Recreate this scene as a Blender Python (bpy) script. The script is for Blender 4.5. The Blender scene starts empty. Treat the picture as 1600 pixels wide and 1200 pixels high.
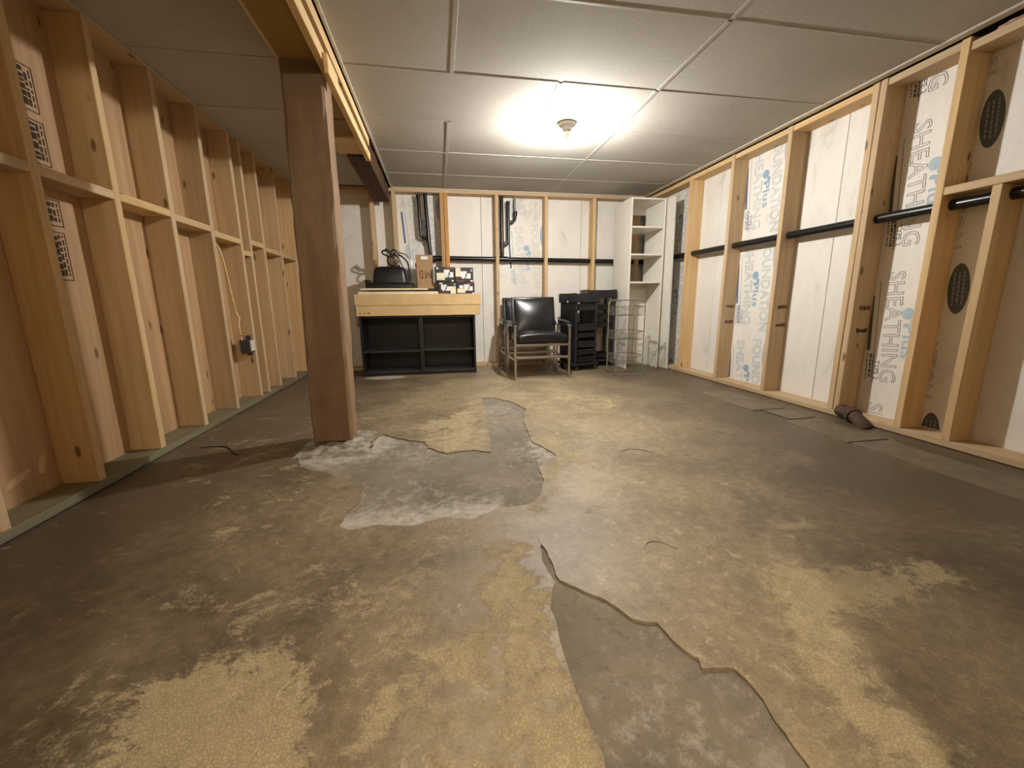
import bpy, bmesh, math, random
from mathutils import Vector, Matrix, noise, geometry

rnd = random.Random(7)
SC = bpy.context.scene
COL = SC.collection
PI = math.pi

# ------------------------------------------------------------------ camera
F_PX, PITCH, YAW, ROLL, CAM_H = 639.08, .1981, .1746, -.0106, .76
fw = Vector((math.sin(YAW) * math.cos(PITCH), math.cos(YAW) * math.cos(PITCH), -math.sin(PITCH)))
rt = Vector((math.cos(YAW), -math.sin(YAW), 0))
up = rt.cross(fw)
c_, s_ = math.cos(ROLL), math.sin(ROLL)
ax, ay, az = c_ * rt + s_ * up, -s_ * rt + c_ * up, -fw
cam_d = bpy.data.cameras.new('camera')
cam_d.sensor_fit = 'HORIZONTAL'
cam_d.sensor_width = 36.0
cam_d.lens = F_PX / 1600 * 36.0
cam_d.clip_start = .02
cam = bpy.data.objects.new('camera', cam_d)
COL.objects.link(cam)
cam.matrix_world = Matrix(((ax.x, ay.x, az.x, 0), (ax.y, ay.y, az.y, 0), (ax.z, ay.z, az.z, CAM_H), (0, 0, 0, 1)))
SC.camera = cam

# ------------------------------------------------------------------ world, light levels, exposure
world = bpy.data.worlds.new('world')
SC.world = world
world.use_nodes = True
world.node_tree.nodes['Background'].inputs[0].default_value = (1, .93, .82, 1)
world.node_tree.nodes['Background'].inputs[1].default_value = .02
LAMP_POS = (.948, 3.046)
LAMP_STRENGTH = 2900.0
LAMP_COLOUR = (1.0, .97, .92)
HALL_POS = (.17, -.78)
HALL_STRENGTH = 1900.0
HALL_COLOUR = (1.0, .89, .72)
vs = SC.view_settings
vs.view_transform = 'Standard'
vs.look = 'None'
vs.gamma = 1
vs.use_curve_mapping = False
vs.exposure = 0.16
SC.display_settings.display_device = 'sRGB'

# ------------------------------------------------------------------ materials
MATS = {}

def srgb(r, g, b):
    f = lambda v: ((v / 255 + .055) / 1.055) ** 2.4 if v > 10 else v / 255 / 12.92
    return (f(r), f(g), f(b), 1)

class NT:
    def __init__(s, name):
        s.m = bpy.data.materials.new(name)
        s.m.use_nodes = True
        s.t = s.m.node_tree
        s.t.nodes.clear()
        s.out = s.n('ShaderNodeOutputMaterial')
        s.b = s.n('ShaderNodeBsdfPrincipled')
        s.l(s.b.outputs[0], s.out.inputs[0])
        MATS[name] = s.m

    def n(s, typ, **kw):
        nd = s.t.nodes.new(typ)
        for k, v in kw.items():
            setattr(nd, k, v)
        return nd

    def l(s, a, b):
        s.t.links.new(a, b)

    def coords(s, scale=(1, 1, 1), rand=True):
        tc = s.n('ShaderNodeTexCoord')
        v = tc.outputs['Object']
        if rand:
            oi = s.n('ShaderNodeObjectInfo')
            mu = s.n('ShaderNodeMath', operation='MULTIPLY')
            s.l(oi.outputs['Random'], mu.inputs[0]); mu.inputs[1].default_value = 37.0
            ad = s.n('ShaderNodeVectorMath', operation='ADD')
            s.l(v, ad.inputs[0]); s.l(mu.outputs[0], ad.inputs[1])
            v = ad.outputs[0]
        mp = s.n('ShaderNodeMapping')
        mp.inputs['Scale'].default_value = scale
        s.l(v, mp.inputs[0])
        return mp.outputs[0]

    def noise(s, vec, scale, detail=3, rough=.55, dist=0):
        nd = s.n('ShaderNodeTexNoise')
        nd.inputs['Scale'].default_value = scale
        nd.inputs['Detail'].default_value = detail
        nd.inputs['Roughness'].default_value = rough
        nd.inputs['Distortion'].default_value = dist
        s.l(vec, nd.inputs['Vector'])
        return nd.outputs['Fac']

    def ramp(s, fac, stops, interp='LINEAR'):
        nd = s.n('ShaderNodeValToRGB')
        cr = nd.color_ramp
        cr.interpolation = interp
        while len(cr.elements) < len(stops):
            cr.elements.new(.5)
        for e, (p, c) in zip(cr.elements, stops):
            e.position = p
            e.color = c if len(c) == 4 else (*c, 1)
        s.l(fac, nd.inputs[0])
        return nd.outputs[0]

    def mix(s, fac, a, b, mode='MIX'):
        nd = s.n('ShaderNodeMix', data_type='RGBA', blend_type=mode)
        for sock, v in ((nd.inputs[0], fac), (nd.inputs[6], a), (nd.inputs[7], b)):
            if isinstance(v, bpy.types.NodeSocket):
                s.l(v, sock)
            else:
                sock.default_value = v
        return nd.outputs[2]

    def math(s, op, a, b=None, c=None, clamp=False):
        nd = s.n('ShaderNodeMath', operation=op, use_clamp=clamp)
        for i, v in enumerate((a, b, c)):
            if v is None:
                continue
            if isinstance(v, bpy.types.NodeSocket):
                s.l(v, nd.inputs[i])
            else:
                nd.inputs[i].default_value = v
        return nd.outputs[0]

    def attr(s, name):
        nd = s.n('ShaderNodeAttribute', attribute_name=name)
        return nd.outputs['Fac']

    def bump(s, h, strength=.3, dist=.005):
        nd = s.n('ShaderNodeBump')
        nd.inputs['Strength'].default_value = strength
        nd.inputs['Distance'].default_value = dist
        s.l(h, nd.inputs['Height'])
        s.l(nd.outputs[0], s.b.inputs['Normal'])

    def col(s, v):
        if isinstance(v, bpy.types.NodeSocket):
            s.l(v, s.b.inputs['Base Color'])
        else:
            s.b.inputs['Base Color'].default_value = v

    def rough(s, v):
        s.b.inputs['Roughness'].default_value = v


def wood(name, axis, light, dark, knots=True, rough=.65, contrast=1.0):
    m = NT(name)
    sc = [26.0, 26.0, 26.0]
    sc['xyz'.index(axis)] = 1.1
    v = m.coords(sc)
    g = m.noise(v, 1.0, 5, .6, .6)
    col = m.ramp(g, [(.5 - .22 * contrast, dark), (.5 + .2 * contrast, light)])
    big = m.noise(m.coords((1.3, 1.3, 1.3)), 1.0, 2)
    col = m.mix(m.math('MULTIPLY', big, .45), col, dark)
    oi = m.n('ShaderNodeObjectInfo')
    hsv = m.n('ShaderNodeHueSaturation')
    m.l(m.math('MULTIPLY_ADD', oi.outputs['Random'], .3, .86), hsv.inputs['Value'])
    m.l(m.math('MULTIPLY_ADD', oi.outputs['Random'], .2, .92), hsv.inputs['Saturation'])
    m.l(col, hsv.inputs['Color'])
    col = hsv.outputs[0]
    if knots:
        ks = [13.0, 13.0, 13.0]
        ks['xyz'.index(axis)] = 5.0
        vo = m.n('ShaderNodeTexVoronoi')
        m.l(m.coords(ks), vo.inputs['Vector'])
        vo.inputs['Scale'].default_value = 1.0
        k = m.ramp(vo.outputs['Distance'], [(.09, (1, 1, 1)), (.17, (0, 0, 0))])
        gate = m.n('ShaderNodeSeparateColor')
        m.l(vo.outputs['Color'], gate.inputs[0])
        kk = m.math('MULTIPLY', k, m.math('GREATER_THAN', gate.outputs[0], .55))
        col = m.mix(m.math('MULTIPLY', kk, .8), col, (dark[0] * .18, dark[1] * .14, dark[2] * .12, 1))
    m.col(col)
    m.rough(rough)
    m.bump(g, .15, .003)
    return m.m

PINE_L, PINE_D = srgb(216, 190, 150), srgb(190, 157, 114)
for a in 'xyz':
    wood('pine_' + a, a, PINE_L, PINE_D)
SHEATH = wood('sheathing', 'z', srgb(210, 170, 120), srgb(180, 138, 92), knots=True)
wood('treated_y', 'y', srgb(150, 140, 108), srgb(112, 104, 78), knots=False)
wood('old_timber', 'y', srgb(96, 66, 42), srgb(42, 26, 16), knots=False, rough=.8)
wood('old_pine_y', 'y', srgb(226, 200, 156), srgb(194, 160, 112), knots=True)
wood('double_stud', 'z', srgb(214, 166, 100), srgb(168, 118, 64))
wood('soffit_ply', 'y', srgb(150, 122, 76), srgb(130, 104, 62), knots=False, contrast=1.6)

def make_foam():
    m = NT('foam')
    sm = m.noise(m.coords((3.0, 5.0, 2.0), rand=False), 1.0, 6, .7, 1.0)
    col = m.ramp(sm, [(.28, srgb(200, 195, 187)), (.40, srgb(226, 222, 214)), (.7, srgb(236, 232, 225))])
    sp = m.noise(m.coords((9, 22, 9), rand=False), 1.0, 4, .7, 1.5)
    col = m.mix(m.ramp(sp, [(.66, (0, 0, 0)), (.76, (.4, .4, .4))]), col, srgb(150, 144, 134))
    m.col(col)
    m.rough(.55)
    vo = m.n('ShaderNodeTexVoronoi')
    vo.inputs['Scale'].default_value = 190
    m.l(m.coords(rand=False), vo.inputs['Vector'])
    m.bump(vo.outputs['Distance'], .12, .002)
make_foam()

def make_tile():
    m = NT('ceiling_tile')
    v = m.coords()
    f = m.noise(v, 260, 2, .6)
    g = m.noise(v, 70, 2, .6)
    holes = m.ramp(m.math('MULTIPLY', f, m.math('ADD', g, .5)), [(.60, (0, 0, 0)), (.68, (1, 1, 1))])
    big = m.noise(v, 1.4, 2)
    col = m.ramp(big, [(.3, srgb(170, 165, 156)), (.7, srgb(181, 176, 167))])
    col = m.mix(m.math('MULTIPLY', holes, .55), col, srgb(120, 112, 98))
    m.col(col)
    m.rough(.9)
    m.bump(m.math('SUBTRACT', 1.0, holes), .35, .003)
make_tile()

def make_topping():
    m = NT('floor_topping')
    v = m.coords(rand=False)
    fl = m.attr('flake')
    wn = m.attr('worn')
    # dark brown film, rubbed pale where it is worn, over an old yellow paint that shows in flakes
    big = m.noise(v, 2.1, 9, .70, .7)
    fine = m.noise(v, 150, 4, .75)
    mid = m.noise(v, 28, 6, .7, .4)
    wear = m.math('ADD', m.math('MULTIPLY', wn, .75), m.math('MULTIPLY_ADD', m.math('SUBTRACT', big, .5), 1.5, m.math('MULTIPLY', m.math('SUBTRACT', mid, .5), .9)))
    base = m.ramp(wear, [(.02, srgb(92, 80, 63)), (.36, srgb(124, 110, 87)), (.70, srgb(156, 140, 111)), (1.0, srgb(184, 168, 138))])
    base = m.mix(m.ramp(fine, [(.34, (.45, .45, .45)), (.56, (0, 0, 0))]), base, srgb(90, 76, 58))
    n1 = m.noise(v, 6, 12, .74, .7)
    st = m.noise(m.coords((14, 40, 14), rand=False), 1.0, 6, .7, .6)
    s = m.math('ADD', m.math('MULTIPLY_ADD', fine, .20, m.math('MULTIPLY_ADD', mid, .22, m.math('MULTIPLY_ADD', st, .22, m.math('MULTIPLY', n1, .75)))), m.math('MULTIPLY', fl, .235))
    fac = m.ramp(s, [(.805, (0, 0, 0)), (.86, (1, 1, 1))])
    vo = m.n('ShaderNodeTexVoronoi', feature='DISTANCE_TO_EDGE')
    vo.inputs['Scale'].default_value = 150
    m.l(v, vo.inputs['Vector'])
    cell = m.ramp(vo.outputs['Distance'], [(.02, (0, 0, 0)), (.22, (1, 1, 1))])
    ycol = m.ramp(m.math('MULTIPLY_ADD', cell, .22, m.math('MULTIPLY_ADD', big, .5, m.math('MULTIPLY', mid, .4))), [(.25, srgb(136, 120, 90)), (.5, srgb(164, 147, 111)), (.75, srgb(190, 174, 136))])
    strong = m.ramp(fl, [(.0, (.45, .45, .45)), (.6, (.9, .9, .9))])
    fac2 = m.math('MULTIPLY', fac, strong)
    col = m.mix(fac2, base, ycol)
    # pale scuffs, dark grit and a spill of pale dust by the shelving unit
    sc_ = m.noise(v, 17, 14, .82, .6)
    col = m.mix(m.ramp(m.math('MULTIPLY_ADD', wn, .05, sc_), [(.60, (0, 0, 0)), (.68, (.6, .6, .6))]), col, srgb(206, 190, 160))
    gr = m.noise(v, 23, 14, .82, .3)
    col = m.mix(m.ramp(gr, [(.33, (.7, .7, .7)), (.41, (0, 0, 0))]), col, srgb(78, 64, 48))
    pw = m.ramp(m.math('MULTIPLY_ADD', m.attr('dust'), .6, m.math('MULTIPLY', sc_, .8)), [(.62, (0, 0, 0)), (.80, (.85, .85, .85))])
    col = m.mix(pw, col, srgb(196, 190, 178))
    m.col(col)
    m.l(m.math('MULTIPLY_ADD', fac, .25, .50), m.b.inputs['Roughness'])
    m.bump(m.math('MULTIPLY_ADD', fac2, m.math('MULTIPLY_ADD', cell, .4, .4), m.math('MULTIPLY', mid, .35)), .5, .003)
make_topping()

def make_concrete():
    m = NT('concrete')
    v = m.coords(rand=False)
    n = m.noise(v, 3.5, 7, .68, .3)
    col = m.ramp(n, [(.3, srgb(108, 99, 84)), (.55, srgb(132, 122, 105)), (.75, srgb(154, 145, 128))])
    sp = m.noise(v, 30, 12, .82)
    col = m.mix(m.ramp(sp, [(.54, (0, 0, 0)), (.64, (.7, .7, .7))]), col, srgb(92, 84, 72))
    wh = m.math('ADD', m.math('MULTIPLY', m.attr('white'), .36), m.noise(v, 22, 12, .82, .1))
    col = m.mix(m.ramp(wh, [(.62, (0, 0, 0)), (.98, (1, 1, 1))]), col, srgb(206, 200, 190))
    m.col(col)
    m.rough(.8)
    m.bump(m.math('ADD', sp, wh), .4, .004)
make_concrete()

def make_pad():
    m = NT('pad_concrete')
    v = m.coords(rand=False)
    n = m.noise(v, 16, 8, .72, .4)
    col = m.ramp(n, [(.34, srgb(92, 82, 67)), (.5, srgb(136, 127, 111)), (.66, srgb(182, 175, 161))])
    m.col(col)
    m.rough(.85)
    m.bump(n, .5, .006)
make_pad()

def make_post():
    m = NT('post_paint')
    v = m.coords((9, 9, 1.2))
    n = m.noise(v, 1.0, 6, .65, .5)
    col = m.ramp(n, [(.25, srgb(98, 74, 53)), (.55, srgb(126, 99, 71)), (.8, srgb(152, 124, 92))])
    tc = m.n('ShaderNodeTexCoord')
    sx = m.n('ShaderNodeSeparateXYZ')
    m.l(tc.outputs['Object'], sx.inputs[0])
    bare = m.ramp(m.math('MULTIPLY_ADD', n, .03, m.math('MULTIPLY', sx.outputs[2], .5)), [(.866 , (0, 0, 0)), (.876, (1, 1, 1))])
    col = m.mix(bare, col, srgb(112, 92, 68))
    scr = m.noise(m.coords((30, 30, 4)), 1.0, 4, .7, 1.2)
    col = m.mix(m.ramp(scr, [(.70, (0, 0, 0)), (.74, (.8, .8, .8))]), col, srgb(176, 140, 100))
    m.col(col)
    m.rough(.5)
    m.bump(n, .35, .006)
    m2 = NT('post_bare')
    n = m2.noise(m2.coords((16, 16, 1.5)), 1.0, 6, .65, .5)
    m2.col(m2.ramp(n, [(.3, srgb(108, 82, 58)), (.6, srgb(146, 118, 88)), (.8, srgb(170, 142, 110))]))
    m2.rough(.8)
    m2.bump(n, .4, .006)
make_post()

def plain(name, c, rough=.5, metal=0.0, vary=.06, scale=18, bump=0.0, spec=None):
    m = NT(name)
    n = m.noise(m.coords(), scale, 4, .6)
    a = tuple(max(0, x * (1 - vary * 2.2)) for x in c[:3]) + (1,)
    b = tuple(min(1, x * (1 + vary * 1.5)) for x in c[:3]) + (1,)
    m.col(m.ramp(n, [(.3, a), (.7, b)]))
    m.rough(rough)
    m.b.inputs['Metallic'].default_value = metal
    if spec is not None:
        m.b.inputs['Specular IOR Level'].default_value = spec
    if bump:
        m.bump(n, bump, .003)
    return m.m

plain('grid_metal', srgb(176, 171, 162), .55)
plain('angle_metal', srgb(196, 188, 172), .4)
plain('abs_pipe', srgb(22, 21, 21), .28)
plain('pipe_grey', srgb(140, 138, 132), .4)
plain('black_laminate', srgb(21, 20, 21), .4, scale=40)
plain('black_shelf_top', srgb(46, 45, 45), .3)
plain('cardboard', srgb(204, 174, 126), .75, vary=.05, scale=9)
plain('cardboard_brown', srgb(162, 130, 92), .8, vary=.05, scale=9)
plain('board_cream', srgb(222, 208, 178), .5, scale=6)
plain('black_plastic', srgb(24, 24, 25), .36)
plain('trolley_plastic', srgb(26, 26, 29), .42)
plain('vinyl', srgb(20, 21, 22), .30, scale=60, bump=.06)
plain('chrome', srgb(182, 175, 164), .24, metal=.88, scale=30)
plain('wire', srgb(168, 162, 152), .30, metal=.85)
plain('white_laminate', srgb(226, 222, 211), .42, vary=.02)
plain('porcelain', srgb(232, 230, 224), .3, vary=.01)
plain('caster_rubber', srgb(40, 40, 40), .6)
plain('ink_grey', srgb(150, 150, 150), .7)
plain('ink_dark', srgb(88, 93, 92), .7)
plain('ink_blue', srgb(142, 172, 198), .7)
plain('ink_lightblue', srgb(158, 182, 198), .7)
plain('ink_pale_blue', srgb(176, 196, 208), .7)
plain('ink_pale', srgb(186, 188, 188), .7)
plain('ink_navy', srgb(86, 104, 140), .7)
plain('ink_black', srgb(40, 36, 32), .7)
plain('ink_stamp', srgb(52, 36, 22), .75)
plain('ink_brown', srgb(90, 66, 40), .75)
plain('label_white', srgb(226, 228, 232), .4)
plain('label_cream', srgb(226, 216, 190), .4)
plain('label_red', srgb(140, 62, 48), .4)
plain('label_blue', srgb(120, 150, 180), .4)
plain('box_black', srgb(34, 31, 33), .4)
plain('cable', srgb(220, 190, 140), .5)
plain('box_steel', srgb(74, 72, 74), .45, metal=.3)
plain('cover_white', srgb(216, 212, 202), .4)
plain('rust', srgb(82, 62, 48), .85, vary=.2, scale=40, bump=.5)
plain('hall_paint', srgb(206, 190, 162), .8, vary=.02)
plain('deck', srgb(120, 100, 76), .9)
plain('slab_brown', srgb(116, 104, 85), .7, vary=.12, scale=9, bump=.2)
plain('gap_dark', srgb(38, 32, 26), .9)
plain('hose_grey', srgb(150, 146, 140), .3, metal=.6)
plain('clear_plastic', srgb(206, 214, 216), .2)
plain('putty', srgb(210, 178, 132), .8)
plain('insulation', srgb(206, 170, 150), .95, vary=.2, bump=.6)

def emit(name, c, strength):
    m = NT(name)
    m.col((*c, 1))
    m.b.inputs['Emission Color'].default_value = (*c, 1)
    m.b.inputs['Emission Strength'].default_value = strength
emit('bulb_lit', LAMP_COLOUR, LAMP_STRENGTH)
emit('hall_bulb_lit', HALL_COLOUR, HALL_STRENGTH)

# ------------------------------------------------------------------ mesh helpers
def tag(o, label=None, cat=None, group=None, kind=None):
    if label: o['label'] = label
    if cat: o['category'] = cat
    if group: o['group'] = group
    if kind: o['kind'] = kind
    return o

def to_mesh(name, bm, mat, smooth=False):
    me = bpy.data.meshes.new(name)
    bm.normal_update()
    bm.to_mesh(me)
    bm.free()
    mats = mat if isinstance(mat, (list, tuple)) else [mat]
    for x in mats:
        me.materials.append(MATS[x])
    if smooth:
        for p in me.polygons:
            p.use_smooth = True
        me.set_sharp_from_angle(angle=math.radians(38))
    return me

def obj(name, bm, mat, parent=None, loc=(0, 0, 0), rot=(0, 0, 0), smooth=False):
    me = to_mesh(name, bm, mat, smooth) if isinstance(bm, bmesh.types.BMesh) else bm
    o = bpy.data.objects.new(name, me)
    COL.objects.link(o)
    o.parent = parent
    o.location = loc
    o.rotation_euler = rot
    return o

def empty(name, loc=(0, 0, 0), rz=0):
    o = bpy.data.objects.new(name, None)
    COL.objects.link(o)
    o.empty_display_size = .1
    o.location = loc
    o.rotation_euler = (0, 0, rz)
    return o

def copy_tree(o, parent=None):
    c = o.copy()
    COL.objects.link(c)
    c.parent = parent
    for ch in list(o.children):
        copy_tree(ch, c)
    return c

def B(x0, x1, y0, y1, z0, z1, bm=None, bev=0.0, seg=1):
    """axis aligned box, optionally bevelled"""
    own = bmesh.new()
    r = bmesh.ops.create_cube(own, size=1)
    for v in own.verts:
        v.co = Vector((x0 + (v.co.x + .5) * (x1 - x0), y0 + (v.co.y + .5) * (y1 - y0), z0 + (v.co.z + .5) * (z1 - z0)))
    if bev:
        bmesh.ops.bevel(own, geom=own.edges[:], offset=bev, segments=seg, affect='EDGES', profile=.5)
    if bm is None:
        return own
    return merge(bm, own)

def merge(bm, own, mtx=None):
    me = bpy.data.meshes.new('tmp')
    if mtx is not None:
        own.transform(mtx)
    own.to_mesh(me)
    own.free()
    bm.from_mesh(me)
    bpy.data.meshes.remove(me)
    return bm

def tube(p, q, r, bm=None, n=10, r2=None):
    p, q = Vector(p), Vector(q)
    own = bmesh.new()
    bmesh.ops.create_cone(own, cap_ends=True, segments=n, radius1=r, radius2=r if r2 is None else r2, depth=(q - p).length)
    m = Matrix.Translation((p + q) / 2) @ (q - p).to_track_quat('Z', 'Y').to_matrix().to_4x4()
    if bm is None:
        own.transform(m)
        return own
    return merge(bm, own, m)

def bar(p, q, w, h, bm=None, bev=.002):
    """square tube between two points"""
    p, q = Vector(p), Vector(q)
    L = (q - p).length
    own = B(-w / 2, w / 2, -h / 2, h / 2, -L / 2, L / 2, bev=bev)
    d = q - p
    m = Matrix.Translation((p + q) / 2) @ d.to_track_quat('Z', 'Y').to_matrix().to_4x4()
    if bm is None:
        own.transform(m)
        return own
    return merge(bm, own, m)

def catmull(pts, k=6, closed=False):
    P = [Vector(p) for p in pts]
    out = []
    n = len(P)
    rng = range(n) if closed else range(n - 1)
    for i in rng:
        p0 = P[(i - 1) % n] if closed or i > 0 else P[0]
        p1, p2 = P[i % n], P[(i + 1) % n]
        p3 = P[(i + 2) % n] if closed or i + 2 < n else P[-1]
        for j in range(k):
            t = j / k
            out.append(.5 * ((2 * p1) + (-p0 + p2) * t + (2 * p0 - 5 * p1 + 4 * p2 - p3) * t * t + (-p0 + 3 * p1 - 3 * p2 + p3) * t ** 3))
    if not closed:
        out.append(P[-1])
    return out

def sweep(pts, r, n=8, closed=False, bm=None):
    bm = bm or bmesh.new()
    N = len(pts)
    rings = []
    prev = None
    for i in range(N):
        if closed:
            t = pts[(i + 1) % N] - pts[i - 1]
        else:
            t = pts[min(i + 1, N - 1)] - pts[max(i - 1, 0)]
        t.normalize()
        if prev is None:
            a = Vector((0, 0, 1)) if abs(t.z) < .9 else Vector((1, 0, 0))
            u = t.cross(a).normalized()
        else:
            u = (prev - t * prev.dot(t)).normalized()
        prev = u
        w = t.cross(u)
        rings.append([bm.verts.new(pts[i] + r * (u * math.cos(2 * PI * k / n) + w * math.sin(2 * PI * k / n))) for k in range(n)])
    for i in range(N if closed else N - 1):
        a, b = rings[i], rings[(i + 1) % N]
        for k in range(n):
            bm.faces.new((a[k], a[(k + 1) % n], b[(k + 1) % n], b[k]))
    if not closed:
        bm.faces.new(rings[0][::-1])
        bm.faces.new(rings[-1])
    bmesh.ops.recalc_face_normals(bm, faces=bm.faces[:])
    return bm

def lathe(profile, n=24, mtx=None):
    bm = bmesh.new()
    rings = []
    for r, z in profile:
        if r < 1e-5:
            rings.append([bm.verts.new((0, 0, z))])
        else:
            rings.append([bm.verts.new((r * math.cos(2 * PI * k / n), r * math.sin(2 * PI * k / n), z)) for k in range(n)])
    for a, b in zip(rings, rings[1:]):
        for k in range(n):
            va = [a[0]] if len(a) == 1 else [a[k], a[(k + 1) % n]]
            vb = [b[0]] if len(b) == 1 else [b[(k + 1) % n], b[k]]
            if len(va) + len(vb) > 2:
                bm.faces.new(va + vb)
    bmesh.ops.recalc_face_normals(bm, faces=bm.faces[:])
    if mtx is not None:
        bm.transform(mtx)
    return bm

def rough_up(bm, amp, freq, seed=0.0):
    for v in bm.verts:
        p = v.co * freq + Vector((seed, seed * 1.7, seed * .3))
        v.co += Vector((noise.noise(p), noise.noise(p + Vector((31, 0, 0))), 0)) * amp

def text_bm(body, size, outline=0.0, bold=0.0, extrude=.0004):
    cu = bpy.data.curves.new('txt', 'FONT')
    cu.body = body
    cu.size = size
    cu.resolution_u = 2
    cu.align_x = 'LEFT'
    if outline:
        cu.fill_mode = 'NONE'
        cu.bevel_depth = outline
        cu.bevel_resolution = 0
    else:
        cu.extrude = extrude
        cu.offset = bold
    o = bpy.data.objects.new('txt', cu)
    COL.objects.link(o)
    dg = bpy.context.evaluated_depsgraph_get()
    dg.update()
    me = bpy.data.meshes.new_from_object(o.evaluated_get(dg))
    bm = bmesh.new()
    bm.from_mesh(me)
    bpy.data.objects.remove(o)
    bpy.data.curves.remove(cu)
    bpy.data.meshes.remove(me)
    return bm

def inpoly(x, y, poly):
    r = False
    j = len(poly) - 1
    for i in range(len(poly)):
        xi, yi = poly[i]
        xj, yj = poly[j]
        if (yi > y) != (yj > y) and x < (xj - xi) * (y - yi) / (yj - yi) + xi:
            r = not r
        j = i
    return r

def polydist(x, y, poly):
    d = 9.0
    for i in range(len(poly)):
        ax_, ay_ = poly[i - 1]
        bx_, by_ = poly[i]
        dx, dy = bx_ - ax_, by_ - ay_
        t = max(0, min(1, ((x - ax_) * dx + (y - ay_) * dy) / (dx * dx + dy * dy + 1e-12)))
        d = min(d, math.hypot(x - ax_ - t * dx, y - ay_ - t * dy))
    return d

# ------------------------------------------------------------------ room dimensions
XL, XLS = -1.43, -1.57          # left stud faces, left sheathing
XR, XRF = 2.54, 2.68            # right stud faces, foam
YB, YBF = 4.88, 5.02            # back stud faces, foam
ZC = 1.98                       # underside of the ceiling grid
YF = 0.0                        # room side of the front wall

# ------------------------------------------------------------------ floor
POLY = {
    'holeA': [(-.353, 2.409), (-.190, 2.270), (-.104, 2.230), (-.088, 2.132), (.012, 2.024), (.152, 2.043), (.247, 1.994), (.268, 2.266), (.293, 2.678), (.319, 3.214), (.430, 3.189), (.534, 3.034), (.592, 2.785), (.524, 2.549), (.500, 2.315), (.483, 2.107), (.527, 1.994), (.556, 1.876), (.509, 1.850), (.434, 1.759), (.421, 1.611), (.377, 1.484), (.330, 1.418), (.273, 1.408), (.168, 1.394), (.097, 1.343), (.003, 1.375), (-.130, 1.340), (-.241, 1.370), (-.333, 1.351), (-.374, 1.388), (-.369, 1.477), (-.331, 1.554), (-.351, 1.715), (-.502, 1.853), (-.675, 1.978), (-.740, 2.145), (-.383, 2.2), (-.383, 2.36)],
    'holeB': [(.291, 1.193), (.302, 1.104), (.301, .971), (.336, .928), (.387, .883), (.431, .803), (.485, .780), (.493, .721), (.518, .668), (.512, .645), (.577, .634), (.585, .605), (.575, .440), (.564, .368), (.55, .2), (.27, .25), (.260, .425), (.241, .503), (.236, .643), (.241, .787), (.248, .868), (.281, .959), (.275, 1.046)],
    'y1': [(-.588, .837), (-.463, .845), (-.358, .859), (-.290, .773), (-.278, .696), (-.282, .639), (-.309, .52), (-.6, .5), (-.613, .655), (-.601, .738)],
    'y2': [(.140, 1.178), (.289, 1.186), (.225, .794), (.225, .45), (.086, .45), (.090, .801)],
    'y3': [(.849, .868), (.958, .875), (1.082, .815), (1.375, .838), (1.379, .780), (1.106, .767), (.924, .711), (.873, .635), (.768, .646), (.781, .749)],
    'y4': [(.706, .632), (.875, .569), (.824, .483), (.821, .3), (.588, .35)],
    'y5': [(-.206, 2.518), (-.007, 2.743), (.272, 3.157), (.241, 2.054), (.154, 2.072), (.019, 2.061)],
    'y6': [(.476, 2.108), (.646, 2.186), (.665, 1.853), (.494, 1.665), (.364, 1.443), (.324, 1.349), (.447, 1.711), (.559, 1.866)],
    'y7': [(-.896, 1.641), (-.781, 1.961), (-.480, 1.760), (-.381, 1.591), (-.391, 1.379), (-.587, 1.357)],
    'y8': [(-.201, .788), (-.010, .868), (.076, .804), (.039, .711), (-.140, .716)],
    'y9': [(.462, 3.229), (1.151, 3.324), (1.571, 2.979), (1.118, 2.670), (.633, 2.604)],
}
STRENGTH = {'y1': 1.0, 'y2': .85, 'y3': 1.0, 'y4': .8, 'y5': .75, 'y6': .75, 'y7': .42, 'y8': .6, 'y9': .5}

def jag(poly, seed, step=.02, amp=.009):
    """roughen an outline: subdivide it and push the points by noise"""
    out = []
    for i in range(len(poly)):
        a, b = Vector(poly[i - 1]), Vector(poly[i])
        L = (b - a).length
        k = max(1, int(L / step))
        nrm = Vector((-(b - a).y, (b - a).x)) / max(L, 1e-6)
        for j in range(k):
            p = a.lerp(b, j / k)
            d = noise.noise(Vector((p.x * 22, p.y * 22, seed))) * amp + noise.noise(Vector((p.x * 70, p.y * 70, seed + 5))) * amp * .5
            p = p + nrm * d
            out.append((p.x, p.y))
    return out

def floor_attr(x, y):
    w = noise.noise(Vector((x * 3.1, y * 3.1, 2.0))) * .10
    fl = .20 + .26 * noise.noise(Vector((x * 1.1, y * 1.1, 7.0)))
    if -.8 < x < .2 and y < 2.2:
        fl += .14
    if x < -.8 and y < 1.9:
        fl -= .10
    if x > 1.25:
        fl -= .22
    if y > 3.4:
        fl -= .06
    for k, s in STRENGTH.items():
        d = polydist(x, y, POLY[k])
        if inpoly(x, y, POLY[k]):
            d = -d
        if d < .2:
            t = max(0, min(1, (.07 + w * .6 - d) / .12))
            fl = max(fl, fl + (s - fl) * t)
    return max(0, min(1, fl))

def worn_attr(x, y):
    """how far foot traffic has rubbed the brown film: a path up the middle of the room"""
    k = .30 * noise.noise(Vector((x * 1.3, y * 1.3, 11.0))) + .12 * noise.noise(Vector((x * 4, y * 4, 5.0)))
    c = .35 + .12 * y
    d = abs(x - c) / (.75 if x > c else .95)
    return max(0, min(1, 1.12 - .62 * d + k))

ROOM = (XLS, XRF, -1.7, YBF)
fb = B(XLS - .1, XRF + .1, -1.7, YBF + .1, -.12, -.009)
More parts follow.
